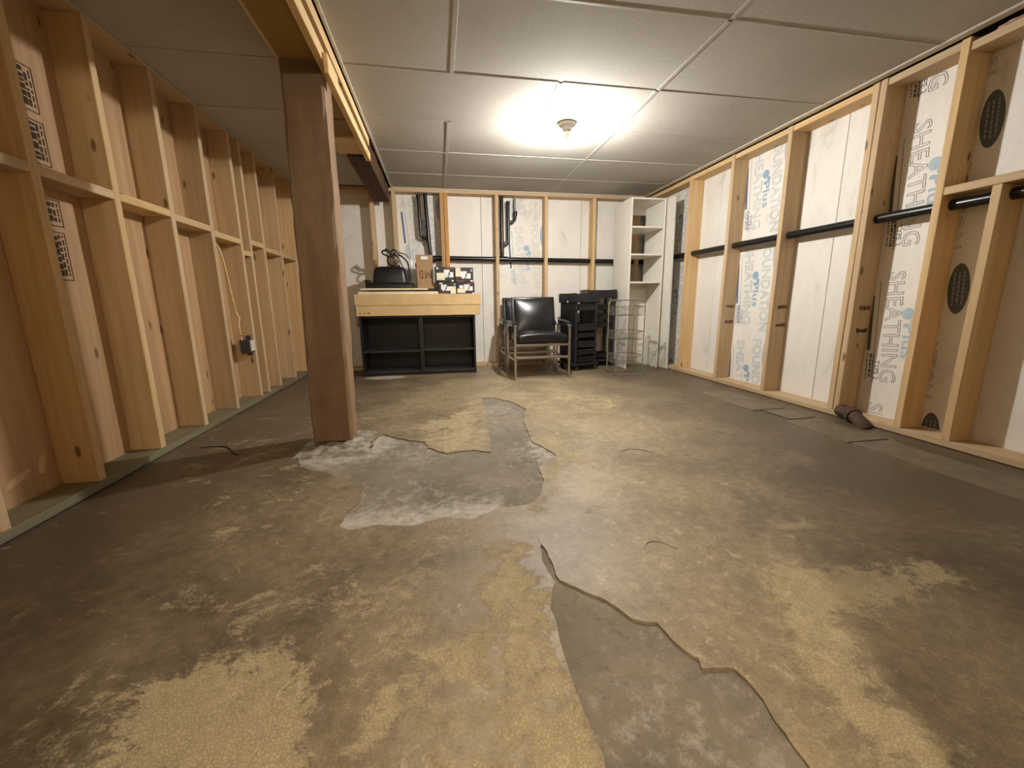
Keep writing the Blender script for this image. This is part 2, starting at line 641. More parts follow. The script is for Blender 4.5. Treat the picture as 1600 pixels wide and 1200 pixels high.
# subdivide the top of the bare slab so the efflorescence can vary
fb = bmesh.new()
nx, ny = 110, 160
gx = lambda i: XLS - .1 + (XRF - XLS + .2) * i / nx
gy = lambda j: -1.7 + (YBF + 1.8) * j / ny
gv = [[fb.verts.new((gx(i), gy(j), -.0055 + .0010 * noise.noise(Vector((gx(i) * 8, gy(j) * 8, 0))))) for j in range(ny + 1)] for i in range(nx + 1)]
for i in range(nx):
    for j in range(ny):
        fb.faces.new((gv[i][j], gv[i + 1][j], gv[i + 1][j + 1], gv[i][j + 1]))
r = bmesh.ops.extrude_face_region(fb, geom=fb.faces[:])
for e in r['geom']:
    if isinstance(e, bmesh.types.BMVert):
        e.co.z = -.12
bmesh.ops.recalc_face_normals(fb, faces=fb.faces[:])
wl = fb.verts.layers.float.new('white')
for v in fb.verts:
    x, y = v.co.x, v.co.y
    w = .30 + .3 * noise.noise(Vector((x * 3, y * 3, 8)))
    if -.42 < x < .2 and 1.25 < y < 1.62:
        w = max(w, 1.0 - abs(y - 1.40) / .2)
    d = math.hypot((x + .56) / 1.1, y - 2.25)
    w = max(w, .75 - max(0, d - .22) / .25)
    if .45 < x < .62 and 1.8 < y < 2.2:
        w = max(w, .7)
    v[wl] = max(0, min(1, w))
floor = tag(obj('floor', fb, 'concrete', smooth=True), 'worn grey and brown concrete basement floor with flaking paint', 'floor', kind='structure')

holes = [jag(POLY['holeA'], 1.0), jag(POLY['holeB'], 4.0)]
pts, edges = [], []
outer = [(XLS, -1.65), (XRF, -1.65), (XRF, YBF), (XLS, YBF)]
for loop in [outer] + holes:
    b0 = len(pts)
    pts += [Vector(p) for p in loop]
    edges += [(b0 + i, b0 + (i + 1) % len(loop)) for i in range(len(loop))]
STEP = .036
xi = XLS + STEP
while xi < XRF - .01:
    yj = -1.6
    while yj < YBF - .01:
        st = 1 if .2 < yj < 3.3 else 2
        px, py = xi + rnd.uniform(-.008, .008), yj + rnd.uniform(-.008, .008)
        if all(polydist(px, py, h) > .012 for h in holes):
            pts.append(Vector((px, py)))
        yj += STEP * st
    xi += STEP
vs_, es_, fs_, *_ = geometry.delaunay_2d_cdt(pts, edges, [], 0, 1e-6)
tb = bmesh.new()
tv = [tb.verts.new((p.x, p.y, 0)) for p in vs_]
for f in fs_:
    cx = sum(vs_[i].x for i in f) / len(f)
    cy = sum(vs_[i].y for i in f) / len(f)
    if any(inpoly(cx, cy, h) for h in holes):
        continue
    try:
        tb.faces.new([tv[i] for i in f])
    except ValueError:
        pass
bmesh.ops.delete(tb, geom=[v for v in tb.verts if not v.link_faces], context='VERTS')
bmesh.ops.recalc_face_normals(tb, faces=tb.faces[:])
if sum(f.normal.z for f in tb.faces) < 0:
    bmesh.ops.reverse_faces(tb, faces=tb.faces[:])
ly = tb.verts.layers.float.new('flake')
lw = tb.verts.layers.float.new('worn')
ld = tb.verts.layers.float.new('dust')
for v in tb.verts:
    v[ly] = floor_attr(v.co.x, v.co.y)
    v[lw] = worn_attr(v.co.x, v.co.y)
    v[ld] = max(0, 1 - math.hypot((v.co.x + .56) / .34, (v.co.y - 4.36) / .16)) * 1.3
    on_edge = any(len(e.link_faces) == 1 for e in v.link_edges)
    if on_edge and XLS + .02 < v.co.x < XRF - .02 and -1.6 < v.co.y < YBF - .02:
        v.co.z += .0008 * (1 + noise.noise(Vector((v.co.x * 9, v.co.y * 9, 3))))
be = [e for e in tb.edges if len(e.link_faces) == 1]
r = bmesh.ops.extrude_edge_only(tb, edges=be)
for g in r['geom']:
    if isinstance(g, bmesh.types.BMVert):
        g.co.z = -.008
bmesh.ops.recalc_face_normals(tb, faces=tb.faces[:])
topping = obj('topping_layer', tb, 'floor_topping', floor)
topping['label'] = 'thin brown topping with yellow flakes, broken open over grey patches'

# saw-cut slab pieces along the right wall, slightly proud of the joint between them
for x0, x1, y0, y1 in [(2.13, 2.385, 2.43, 3.05), (2.20, 2.385, 2.19, 2.415), (2.135, 2.385, 1.75, 2.17), (2.15, 2.385, 1.05, 1.735)]:
    obj('slab_patch', B(x0, x1, y0, y1, -.002, .0022, bev=.0008), 'slab_brown', floor)
for p, q in (((2.12, 2.405), (2.40, 2.430)), ((2.19, 2.40), (2.193, 2.18)), ((2.19, 2.178), (2.395, 2.192)), ((2.13, 1.738), (2.395, 1.745))):
    obj('saw_cut', bar((*p, .001), (*q, .001), .006, .003, bev=.0005), 'gap_dark', floor)
# hairline cracks and lifted curls of topping
def ridge(points, r):
    return sweep(catmull([(x, y, .001) for x, y in points], 5), r, 5)
obj('lifted_flake', ridge([(.86, 1.80), (.89, 1.86), (.95, 1.885), (1.01, 1.86), (1.05, 1.81)], .002), 'pad_concrete', floor)
obj('lifted_flake', ridge([(.60, 1.06), (.63, 1.09), (.67, 1.085), (.70, 1.04)], .0015), 'pad_concrete', floor)
obj('crack_ridge', ridge([(-1.30, 2.37), (-1.22, 2.38), (-1.15, 2.34), (-1.08, 2.24), (-1.04, 2.21)], .004), 'gap_dark', floor)

# ------------------------------------------------------------------ ceiling
ceiling = tag(obj('ceiling', B(XLS - .1, XRF + .1, -1.7, YBF + .1, 2.2, 2.3), 'deck'), 'suspended ceiling of off-white speckled panels in a metal grid', 'ceiling', kind='structure')
YS = [0.02, .68, 1.29, 1.905, 2.535, 3.145, 3.755, 4.365, YB - .01]
XC = [-.435, .13, 1.345, 2.50]
tile_cache = {}
def tile(x0, x1, y0, y1):
    w, d = round(x1 - x0 - .012, 3), round(y1 - y0 - .010, 3)
    if (w, d) not in tile_cache:
        bm = bmesh.new()
        n_, m_ = 6, 4
        g = [[bm.verts.new((-w / 2 + w * i / n_, -d / 2 + d * j / m_, -.0045 * math.sin(PI * i / n_) * math.sin(PI * j / m_))) for j in range(m_ + 1)] for i in range(n_ + 1)]
        for i in range(n_):
            for j in range(m_):
                bm.faces.new((g[i][j], g[i][j + 1], g[i + 1][j + 1], g[i + 1][j]))
        rr = bmesh.ops.extrude_face_region(bm, geom=bm.faces[:])
        for e in rr['geom']:
            if isinstance(e, bmesh.types.BMVert):
                e.co.z = .016
        bmesh.ops.recalc_face_normals(bm, faces=bm.faces[:])
        tile_cache[(w, d)] = to_mesh('ceiling_tile', bm, 'ceiling_tile', smooth=True)
    o = obj('ceiling_tile', tile_cache[(w, d)], None, ceiling, ((x0 + x1) / 2, (y0 + y1) / 2, ZC + .0045 + rnd.uniform(0, .001)))
    o.rotation_euler = (rnd.uniform(-.002, .002), rnd.uniform(-.002, .002), 0)
def tee(x0, x1, y0, y1):
    obj('grid_tee', B(x0, x1, y0, y1, ZC + .0015, ZC + .028, bev=.0006), 'grid_metal', ceiling)
for j in range(len(YS) - 1):
    y0, y1 = YS[j], YS[j + 1]
    xs = [-.435, .747, 1.345, 2.50] if j == 4 else XC
    for a, b in zip(xs, xs[1:]):
        tile(a, b, y0, y1)
    tile(XL + .005, -.67, y0, y1)
    for x in xs[1:-1]:
        tee(x - .011, x + .011, y0 + .007, y1 - .007)
    if j:
        for a, b in zip(xs, xs[1:]):
            tee(a + .012, b - .012, y0 - .0065, y0 + .0065)
        tee(XL + .005, -.67, y0 - .0065, y0 + .0065)
obj('edge_angle', B(2.496, 2.502, .02, YB, ZC - .004, ZC + .03), 'angle_metal', ceiling)
obj('edge_angle', B(2.502, 2.539, .02, YB, ZC - .004, ZC - .001), 'angle_metal', ceiling)
obj('edge_angle', B(-.442, -.428, .02, YB, ZC - .006, ZC + .03), 'angle_metal', ceiling)
obj('edge_angle', B(-.43, 2.496, YB - .010, YB - .002, ZC - .003, ZC + .03), 'angle_metal', ceiling)
obj('edge_angle', B(XL - .002, XL + .006, .02, YB, ZC - .004, ZC + .03), 'angle_metal', ceiling)

# ------------------------------------------------------------------ walls
def crooked_stud(w, d, h, seed):
    """upright, origin at the bottom centre of its front edge strip"""
    bm = B(-w / 2, w / 2, -d / 2, d / 2, 0, h, bev=.0025)
    bmesh.ops.subdivide_edges(bm, edges=[e for e in bm.edges if abs(e.verts[0].co.z - e.verts[1].co.z) > h * .5], cuts=14, use_grid_fill=True)
    for v in bm.verts:
        z = v.co.z
        v.co.x += .0025 * noise.noise(Vector((z * 1.2, seed, 0)))
        v.co.y += .0025 * noise.noise(Vector((z * 1.2, seed, 9)))
        if .1 < z < h - .1:
            k = noise.noise(Vector((z * 9, seed + (1 if v.co.x > 0 else 5), (2 if v.co.y > 0 else 8))))
            if k > .38:
                v.co.x *= 1 - .10 * (k - .38)
                v.co.y *= 1 - .02 * k
    return to_mesh('stud', bm, 'pine_z')

# ---- right wall: foam sheets, studs, plates
wall_r = tag(obj('wall_right', B(XRF + .05, XRF + .15, -.1, YBF + .15, 0, 2.2), 'concrete'), 'right wall of open pine studs over white foam insulation sheets', 'wall', kind='structure')
STUD_R = [crooked_stud(.14, .038, 1.932, s) for s in (1.0, 4.0, 9.0)]
YR = [4.012, 3.406, 2.822, 2.230, 2.188, 1.817]
for i, y in enumerate(YR):
    obj('stud', STUD_R[i % 3], None, wall_r, ((XR + XRF) / 2, y, .038), (0, 0, (i % 2) * PI))
for y in (.85, .25):
    obj('stud', STUD_R[0], None, wall_r, ((XR + XRF) / 2, y, .038))
obj('stud', crooked_stud(.14, .038, 1.225, 3.0), None, wall_r, ((XR + XRF) / 2, 1.587, .038))
obj('stud', crooked_stud(.14, .038, 1.225, 6.0), None, wall_r, ((XR + XRF) / 2, 1.20, .038))
obj('stud', STUD_R[1], None, wall_r, ((XR + XRF) / 2, YB - .03, .038))
obj('sole_plate', B(XR, XRF, .01, YB, .004, .038, bev=.002), 'pine_y', wall_r)
obj('floor_gap', B(XR + .006, XRF, .01, YB, 0, .004), 'gap_dark', wall_r)
prev = YB - .05
for y in YR + [.85, .25]:
    hi = 1.968
    lo = 1.930
    if y in (.85, .25):
        hi, lo = 1.945, 1.907
    if prev - (y + .019) > .05:
        obj('top_plate', B(XR + .006, XRF, y + .019, prev, lo, hi, bev=.002), 'pine_y', wall_r)
    prev = y - .019
obj('blocking', B(XR, XRF, .87, 1.797, 1.265, 1.303, bev=.002), 'pine_y', wall_r)
ins = bmesh.new()
bmesh.ops.create_icosphere(ins, subdivisions=3, radius=1)
for v in ins.verts:
    v.co *= 1 + .35 * noise.noise(v.co * 2.5)
    v.co = Vector((v.co.x * .03, v.co.y * .10, v.co.z * .012))
obj('insulation_tuft', ins, 'insulation', wall_r, (XR + .05, 1.64, 1.958), smooth=True)

# ---- back wall
wall_b = tag(obj('wall_back', B(XLS - .1, XRF + .05, YBF + .05, YBF + .15, 0, 2.2), 'concrete'), 'back wall of pine studs over white foam insulation with black pipes', 'wall', kind='structure')
STUD_B = [crooked_stud(.038, .14, 1.905, s) for s in (2.0, 7.0)]
XBS = [-1.20, -.657, -.424, .708, 1.288, 1.875, 2.44]
for i, x in enumerate(XBS):
    w = obj('stud', STUD_B[i % 2], None, wall_b, (x, (YB + YBF) / 2, .038))
for x, s in ((.092, 12.0), (.137, 15.0)):
    me = crooked_stud(.042, .15, 1.905, s)
    me.materials.clear()
    me.materials.append(MATS['double_stud'])
    o = obj('stud', me, None, wall_b, (x, (YB + YBF) / 2 - .004, .038))
    o['label'] = 'orange-toned stud of the doubled pair'
obj('sole_plate', B(XLS + .02, XRF - .14, YB, YBF, .002, .038, bev=.002), 'pine_x', wall_b)
obj('top_plate', B(XLS + .02, XRF - .14, YB, YBF, 1.943, 1.981, bev=.002), 'pine_x', wall_b)
obj('blocking', B(2.36, 2.53, YB - .045, YB, 1.885, 1.955, bev=.002), 'pine_x', wall_b)

# foam sheets: list of (u range) on each wall
def sheet(parent, x0, x1, y0, y1):
    return obj('foam_panel', B(x0, x1, y0, y1, .0, 1.99, bev=.002), 'foam', parent)
R_SHEETS = {}
for a, b in ((YBF, 3.72), (3.72, 2.50), (2.50, 1.28), (1.28, .06)):
    R_SHEETS[a] = sheet(wall_r, XRF, XRF + .05, b + .002, a - .002)
B_SHEETS = {}
for a, b in ((XLS + .02, -.68), (-.68, .54), (.54, 1.76), (1.76, XRF)):
    B_SHEETS[a] = sheet(wall_b, a + .002, b - .002, YBF, YBF + .05)

def sheet_print(panel, origin, U, phase, c_big, c_small, c_bar, c_logo, c_oval, line=.0017, zlo=.045, zhi=1.935, u_max=1.1):
    """factory print repeated down a foam sheet: u runs to the viewer's right, text runs downwards"""
    origin, U = Vector(origin), Vector(U)
    D0 = Vector((0, 0, -1))
    N = D0.cross(U)
    D = (D0 + U * .065).normalized()
    V = N.cross(D)
    def frame(u, dz, lift=.0006):
        p = origin + U * .40 + Vector((0, 0, zrow)) + D * dz + V * u + N * lift
        return Matrix(((D.x, V.x, N.x, p.x), (D.y, V.y, N.y, p.y), (D.z, V.z, N.z, p.z), (0, 0, 0, 1)))
    zrow = phase
    def put(name, bm, u, dz, mat):
        bm.transform(frame(u, dz))
        for zz, nz in ((zlo, -1), (zhi, 1)):
            g = bm.verts[:] + bm.edges[:] + bm.faces[:]
            bmesh.ops.bisect_plane(bm, geom=g, plane_co=(0, 0, zz), plane_no=(0, 0, nz), clear_outer=True)
        if len(bm.faces):
            obj(name, bm, mat, panel)
        else:
            bm.free()
    def fit(bm, L):
        xs = [v.co.x for v in bm.verts]
        k = L / (max(xs) - min(xs))
        for v in bm.verts:
            v.co.x = (v.co.x - min(xs)) * k
        return bm
    for k in range(-1, 4):
        z = zrow = phase - .8 * k
        if z - .8 > zhi or z < zlo:
            continue
        put('printed_word', fit(text_bm('SHEATHING', .128, line), .66), 0, 0, c_big)
        put('printed_word', fit(text_bm('FOUNDATION', .128, line), .73), .195, -.01, c_big)
        put('printed_line', fit(text_bm('TYPE 2', .038), .12), -.035, .53, c_small)
        put('printed_bar', B(0, .34, 0, .020, 0, .0005), -.092, .13, c_bar)
        put('printed_bar', B(0, .62, 0, .003, 0, .0005), -.045, .05, c_bar)
        # pale badge: a blot and the word on it
        lg = bmesh.new()
        bmesh.ops.create_circle(lg, cap_ends=True, segments=18, radius=.034)
        for dx, dy, rr in ((.045, .03, .018), (.068, -.005, .014)):
            t2 = bmesh.new()
            bmesh.ops.create_circle(t2, cap_ends=True, segments=12, radius=rr)
            merge(lg, t2, Matrix.Translation((dx, dy, .0001)))
        put('printed_badge', lg, .125, .25, c_logo)
        put('printed_word', fit(text_bm('Plus', .09, bold=.001), .20), .105, .31, c_logo)
        # small technical lines, too fine to read
        rr = random.Random(k + int(phase * 100))
        for ro in range(3):
            sm = bmesh.new()
            x = 0
            while x < .15:
                w = rr.uniform(.006, .028)
                B(x, x + w, 0, (.012 if ro == 1 else .006), 0, .0004, sm)
                x += w + .006
            put('printed_line', sm, -.088 + ro * .018, .49, c_small)
        # oval mark
        ov = bmesh.new()
        bmesh.ops.create_circle(ov, cap_ends=True, segments=28, radius=1)
        for v in ov.verts:
            v.co = Vector((v.co.x * .13, v.co.y * .047, 0))
        put('printed_oval', ov, .345, .13, c_oval[0])
        for q in (-.02, .0, .02):
            ri = bmesh.new()
            x = -.085
            while x < .085:
                w = rr.uniform(.008, .022)
                B(x, x + w, q - .004, q + .004, .0008, .0012, ri)
                x += w + .006
            put('oval_lettering', ri, .345, .13, c_oval[1])

sheet_print(R_SHEETS[2.50], (XRF, 2.50, 0), (0, -1, 0), 1.71, 'ink_grey', 'ink_dark', 'ink_dark', 'ink_pale_blue', ('ink_dark', 'ink_grey'))
sheet_print(R_SHEETS[3.72], (XRF, 3.72, 0), (0, -1, 0), 2.0, 'ink_lightblue', 'ink_navy', 'ink_navy', 'ink_blue', ('ink_pale', 'ink_lightblue'))
sheet_print(R_SHEETS[YBF], (XRF, 4.92, 0), (0, -1, 0), 1.9, 'ink_grey', 'ink_dark', 'ink_dark', 'ink_blue', ('ink_dark', 'ink_grey'))
sheet_print(B_SHEETS[.54], (.54, YBF, 0), (1, 0, 0), 1.63, 'ink_pale', 'ink_lightblue', 'ink_navy', 'ink_lightblue', ('ink_lightblue', 'label_white'), line=.0014)
sheet_print(B_SHEETS[-.68], (-.68, YBF, 0), (1, 0, 0), 1.9, 'ink_lightblue', 'ink_blue', 'ink_navy', 'ink_lightblue', ('ink_lightblue', 'ink_blue'), line=.0014)

# black stamped marks on the near faces of three right-wall studs
def stamp(parent, x0, x1, y, zs, seed):
    rr = random.Random(seed)
    for z in zs:
        bm = bmesh.new()
        x = x0
        while x < x1:
            w = rr.uniform(.004, .011)
            B(x, min(x + w, x1), y - .0008, y, z - rr.uniform(.008, .016), z + rr.uniform(.008, .016), bm)
            x += w + rr.uniform(.003, .007)
        obj('stamped_mark', bm, 'ink_stamp', parent)
for y in (3.406, 2.822, 2.188):
    stamp(wall_r, XR + .045, XR + .125, y - .0195, (.70, .56), int(y * 100))

# ---- left wall: plywood sheathing seen between deep studs
wall_l = tag(obj('wall_left', B(XLS - .12, XLS - .02, -.1, YBF + .15, 0, 2.2), 'deck'), 'left wall of deep pine studs with brown plywood sheathing', 'wall', kind='structure')
for a, b in ((-.05, 1.20), (1.20, 2.42), (2.42, 3.64), (3.64, YBF)):
    obj('sheathing_panel', B(XLS - .02, XLS, a + .002, b - .002, .0, 1.99, bev=.001), 'sheathing', wall_l)
STUD_L = [crooked_stud(.14, .038, 1.938, s) for s in (21.0, 24.0, 29.0, 33.0)]
YL = [.30, .70, 1.10, 1.50, 1.905, 2.305, 2.715, 3.13, 3.536, 3.695, 3.964, 4.368, 4.78]
for i, y in enumerate(YL):
    obj('stud', STUD_L[i % 4], None, wall_l, ((XL + XLS) / 2, y, .038), (0, 0, (i // 2 % 2) * PI))
obj('sole_plate', B(XLS, XL + .004, .01, YB, .004, .038, bev=.002), 'treated_y', wall_l)
obj('floor_gap', B(XLS, XL, .01, YB, 0, .004), 'gap_dark', wall_l)
obj('top_plate', B(XLS, XL, .01, YB, 1.976, 2.014, bev=.002), 'pine_y', wall_l)
ZBL = [1.24, 1.24, 1.24, 1.238, 1.238, 1.24, 1.228, 1.205, 1.13, 1.225, 1.205, 1.20]
for (a, b), z in zip(zip(YL, YL[1:]), ZBL):
    obj('blocking', B(XLS, XL - .001, a + .019, b - .019, z, z + .038, bev=.002), 'pine_y', wall_l)
# stamped grade marks on the second bay of sheathing
sheet_l = [o for o in wall_l.children if o.name.startswith('sheathing_panel')][1]
def frame_mark(y0, y1, z0, z1, seed, t=.004):
    bm = bmesh.new()
    x0, x1 = XLS, XLS + .0009
    B(x0, x1, y0, y1, z0, z0 + t, bm); B(x0, x1, y0, y1, z1 - t, z1, bm)
    B(x0, x1, y0, y0 + t, z0, z1, bm); B(x0, x1, y1 - t, y1, z0, z1, bm)
    rr = random.Random(seed)
    for q, wd in ((.18, .012), (.42, .028), (.66, .012), (.84, .007)):
        yq = y0 + (y1 - y0) * q
        z = z0 + .02
        while z < z1 - .02:
            h = rr.uniform(.008, .03)
            B(x0, x1, yq - wd / 2, yq + wd / 2, z, min(z + h, z1 - .012), bm)
            z += h + rr.uniform(.004, .010)
    obj('stamped_mark', bm, 'ink_stamp', sheet_l)
frame_mark(2.072, 2.172, 1.092, 1.20, 2)
frame_mark(2.07, 2.166, .87, 1.07, 3)
frame_mark(2.078, 2.175, 1.33, 1.50, 4)
frame_mark(2.075, 2.172, 1.53, 1.70, 5)
obj('stamped_mark', B(XLS, XLS + .0009, 2.10, 2.105, .675, .85), 'ink_stamp', sheet_l)
obj('stamped_mark', B(XLS, XLS + .0009, 2.072, 2.10, .846, .851), 'ink_stamp', sheet_l)
for z in (.81, .785, .76):
    obj('stamped_mark', B(XLS, XLS + .0009, 2.072, 2.093, z, z + .015), 'ink_stamp', sheet_l)
# bare putty spots low on the sheathing
for y, z, a, b in ((1.73, .13, .05, .018), (1.83, .15, .018, .035)):
    bm = bmesh.new()
    bmesh.ops.create_circle(bm, cap_ends=True, segments=18, radius=1)
    for v in bm.verts:
        k = 1 + .25 * noise.noise(Vector((v.co.x * 2, v.co.y * 2, y)))
        v.co = Vector((XLS + .001, y + v.co.x * a * k + v.co.y * a * .3, z + v.co.y * b * k + v.co.x * .012))
    rr = bmesh.ops.extrude_face_region(bm, geom=bm.faces[:])
    for e in rr['geom']:
        if isinstance(e, bmesh.types.BMVert):
            e.co.x -= .001
    obj('putty_spot', bm, 'putty', sheet_l)

# ---- front wall behind the camera with the door opening the light comes through, and the hall
wf = bmesh.new()
B(XLS - .1, -.27, -.10, YF, 0, 2.2, wf)
B(.58, XRF + .1, -.10, YF, 0, 2.2, wf)
B(-.27, .58, -.10, YF, 1.93, 2.2, wf)
tag(obj('wall_front', wf, 'hall_paint'), 'plain front wall with the open doorway the picture is taken from', 'wall', kind='structure')
hl = bmesh.new()
B(-1.0, -.95, -1.7, -.10, 0, 2.2, hl)
B(1.25, 1.30, -1.7, -.10, 0, 2.2, hl)
B(-1.0, 1.30, -1.75, -1.7, 0, 2.2, hl)
tag(obj('wall_hall', hl, 'hall_paint'), 'plain hall walls behind the doorway', 'wall', kind='structure')

# ------------------------------------------------------------------ lamps
def lamp(name, x, y, mat, label, ztop):
    t = empty(name, (x, y, ztop))
    tag(t, label, 'light')
    obj('lamp_base', lathe([(0, 0), (.060, 0), (.060, -.008), (.054, -.016), (.036, -.026), (.030, -.044), (.024, -.048), (0, -.048)], 32), 'porcelain', t, smooth=True)
    obj('socket', lathe([(0, -.047), (.0165, -.047), (.0165, -.062), (0, -.062)], 20), 'wire', t, smooth=True)
    obj('glare_collar', lathe([(0, -.061), (.014, -.061), (.017, -.072), (.029, -.096), (.0362, -.107), (.0362, -.111), (0, -.111)], 24), 'porcelain', t, smooth=True)  # opaque collar added to the bulb to keep its glare off the ceiling
    obj('bulb', lathe([(0, -.1085), (.0338, -.1085), (.0332, -.122), (.0300, -.139), (.0225, -.152), (.010, -.159), (0, -.160)], 24), mat, t, smooth=True)
    return t
lamp('ceiling_lamp', *LAMP_POS, 'bulb_lit', 'bare lit bulb in a round white porcelain ceiling holder', ZC - .001)
# hall ceiling board carrying the hall bulb
obj('hall_ceiling_board', B(-.94, 1.24, -1.69, -.11, 1.985, 2.0), 'hall_paint', ceiling)
lamp('hall_lamp', *HALL_POS, 'hall_bulb_lit', 'bare lit bulb on the hall ceiling behind the doorway', 1.984)

# ------------------------------------------------------------------ beam and post
ZB0 = 1.862
beam = empty('support_beam', (0, 0, 0))
tag(beam, 'long ceiling beam, boxed in pale lumber near, bare dark timber far', 'beam')
tb = B(-.615, -.462, 3.46, YB - .012, 1.826, 1.985, bev=.006)
bmesh.ops.subdivide_edges(tb, edges=[e for e in tb.edges if abs(e.verts[0].co.y - e.verts[1].co.y) > 1], cuts=18, use_grid_fill=True)
rough_up(tb, .008, 6, 3)
obj('bare_timber', tb, 'old_timber', beam)
obj('timber_core', B(-.652, -.482, .02, 3.46, ZB0 + .012, 1.985), 'old_timber', beam)
obj('soffit_board', B(-.664, -.478, .02, 2.9, ZB0, ZB0 + .012, bev=.001), 'soffit_ply', beam)
obj('soffit_board', B(-.664, -.478, 2.904, 3.14, ZB0 - .004, ZB0 + .010, bev=.001), 'soffit_ply', beam)
obj('cross_board', B(-.664, -.478, 3.145, 3.455, ZB0 - .018, ZB0 + .012, bev=.002), 'pine_x', beam)
obj('side_strip', B(-.482, -.450, .02, 3.50, 1.812, 1.868, bev=.002), 'old_pine_y', beam)
obj('side_strip', B(-.482, -.447, .02, 3.46, 1.908, 1.962, bev=.002), 'old_pine_y', beam)
obj('side_strip', B(-.678, -.664, .02, 3.46, ZB0, ZB0 + .10, bev=.002), 'old_pine_y', beam)

post = empty('wooden_post', (-.59, 2.36, 0))
tag(post, 'thick brown-painted timber post standing on a crumbling concrete pad', 'post')
pb = bmesh.new()
LV = 30
ring = []
for k in range(LV + 1):
    z = .022 + (ZB0 - .022) * k / LV
    t = k / LV
    x0, x1 = -.700 + t * .033 + .59, -.494 + t * .014 + .59
    y0, y1 = 2.275 - 2.36, 2.45 - 2.36
    ch = .012
    loop = [(x0 + ch, y0), (x1 - ch, y0), (x1, y0 + ch), (x1, y1 - ch), (x1 - ch, y1), (x0 + ch, y1), (x0, y1 - ch), (x0, y0 + ch)]
    row = []
    for q, (x, y) in enumerate(loop):
        n1 = noise.noise(Vector((z * 3.0, q * 3.1, 1.5))) * .006 + noise.noise(Vector((z * 11, q * 2.1, 4.5))) * .0035
        cx_, cy_ = (x0 + x1) / 2, (y0 + y1) / 2
        k2 = 1 + n1 / .09
        row.append(pb.verts.new((cx_ + (x - cx_) * k2, cy_ + (y - cy_) * k2, z)))
    ring.append(row)
for a, b in zip(ring, ring[1:]):
    for q in range(8):
        f = pb.faces.new((a[q], a[(q + 1) % 8], b[(q + 1) % 8], b[q]))
        f.material_index = 1 if q in (1, 2, 3) else 0
pb.faces.new(ring[0][::-1])
pb.faces.new(ring[-1])
obj('shaft', pb, ['post_paint', 'post_bare'], post)
obj('gusset', B(-.449 + .59, -.430 + .59, -.20, .0, 1.765, 1.845, bev=.002), 'old_pine_y', post)
pad = bmesh.new()
bmesh.ops.create_grid(pad, x_segments=26, y_segments=26, size=.5)
for v in pad.verts:
    x, y = v.co.x, v.co.y
    r_ = max(abs(x), abs(y)) * 2
    e = max(0, 1 - r_ ** 5)
    j = .03 * noise.noise(Vector((x * 7, y * 7, 1)))
    v.co = Vector(((x + j) * .40, (y - j) * .46, -.010 + .036 * e * (.7 + .5 * noise.noise(Vector((x * 9, y * 9, 4)))) ))
rr = bmesh.ops.extrude_face_region(pad, geom=pad.faces[:])
for e in rr['geom']:
    if isinstance(e, bmesh.types.BMVert):
        e.co.z = -.0105
bmesh.ops.recalc_face_normals(pad, faces=pad.faces[:])
obj('concrete_pad', pad, 'pad_concrete', post, (.015, -.05, 0), smooth=True)

# ------------------------------------------------------------------ drain pipes
pipe = empty('drain_pipe', (0, 0, 0))
tag(pipe, 'black plastic drain pipe running through the wall studs with two risers', 'pipe')
R0 = .024
def run(pts, r=R0, name='pipe_run', mat='abs_pipe', par=None):
    return obj(name, sweep([Vector(p) for p in pts], r, 14), mat, par or pipe, smooth=True)
XP, YP = 2.612, 4.952
run([(-.085, YP, 1.262), (XP - .06, YP, 1.232), (XP - .02, YP - .005, 1.232), (XP, YP - .03, 1.232), (XP, YP - .07, 1.232), (XP, .06, 1.215)], .027)
def coupling(p, q, r=.032):
    obj('coupling', tube(p, q, r, n=16), 'abs_pipe', pipe, smooth=True)
def riser(x, xs, zs, top, zt, grey=False):
    run(catmull([(x, YP - .01, top), (x + .012 * (not grey), YP - .01, 1.62), (x + .03 * (not grey), YP - .01, 1.30), (x + .03 * (not grey), YP, 1.25)], 5), .021, 'riser')
    # side arm swept into the riser
    k = .6
    run(catmull([(xs, YP - .01, zt), (xs + (.006 if not grey else 0), YP - .01, zs + .07), (xs + (x - xs) * .25, YP - .01, zs + .015), (x + (.008 if not grey else 0), YP - .01, zs - .008)], 7), .019, 'side_arm')
    coupling((x + (.018 if not grey else 0), YP - .01, zs - .05), (x + (.016 if not grey else 0), YP - .01, zs + .04), .0255)
    coupling((xs, YP - .01, zt - .035), (xs, YP - .01, zt + .005), .0235)
    coupling((x + (.03 if not grey else 0) - .05, YP, 1.255), (x + (.03 if not grey else 0) + .06, YP, 1.253), .033)
riser(-.085, -.160, 1.475, 1.945, 1.925)
riser(.772, .846, 1.42, 1.975, 1.885, grey=True)
run(catmull([(.848, YP - .01, 1.66), (.895, YP - .012, 1.672), (.925, YP - .012, 1.70), (.93, YP - .012, 1.745)], 6), .018, 'branch')
coupling((.93, YP - .012, 1.735), (.93, YP - .012, 1.785), .024)
run([(.93, YP - .012, 1.78), (.925, YP - .012, 1.86), (.935, YP - .012, 1.975)], .011, 'vent_tube', 'pipe_grey')

# rusty clean-out fitting at the foot of the right wall
co = empty('cleanout_fitting', (2.495, 2.03, 0))
co.scale = (.85, .85, .85)
tag(co, 'rusty iron clean-out fitting at the foot of the right wall', 'pipe fitting')
obj('hub', sweep(catmull([(.055, .13, .055), (.03, .06, .062), (.0, -.02, .05), (-.02, -.085, .02), (-.025, -.11, -.01)], 6), .042, 14), 'rust', co, smooth=True)
obj('collar', sweep([Vector((.02, .035, .058)), Vector((.006, -.005, .053))], .053, 16), 'rust', co, smooth=True)
obj('plug', tube((.06, .13, .055), (.068, .158, .052), .048, n=8), 'rust', co)

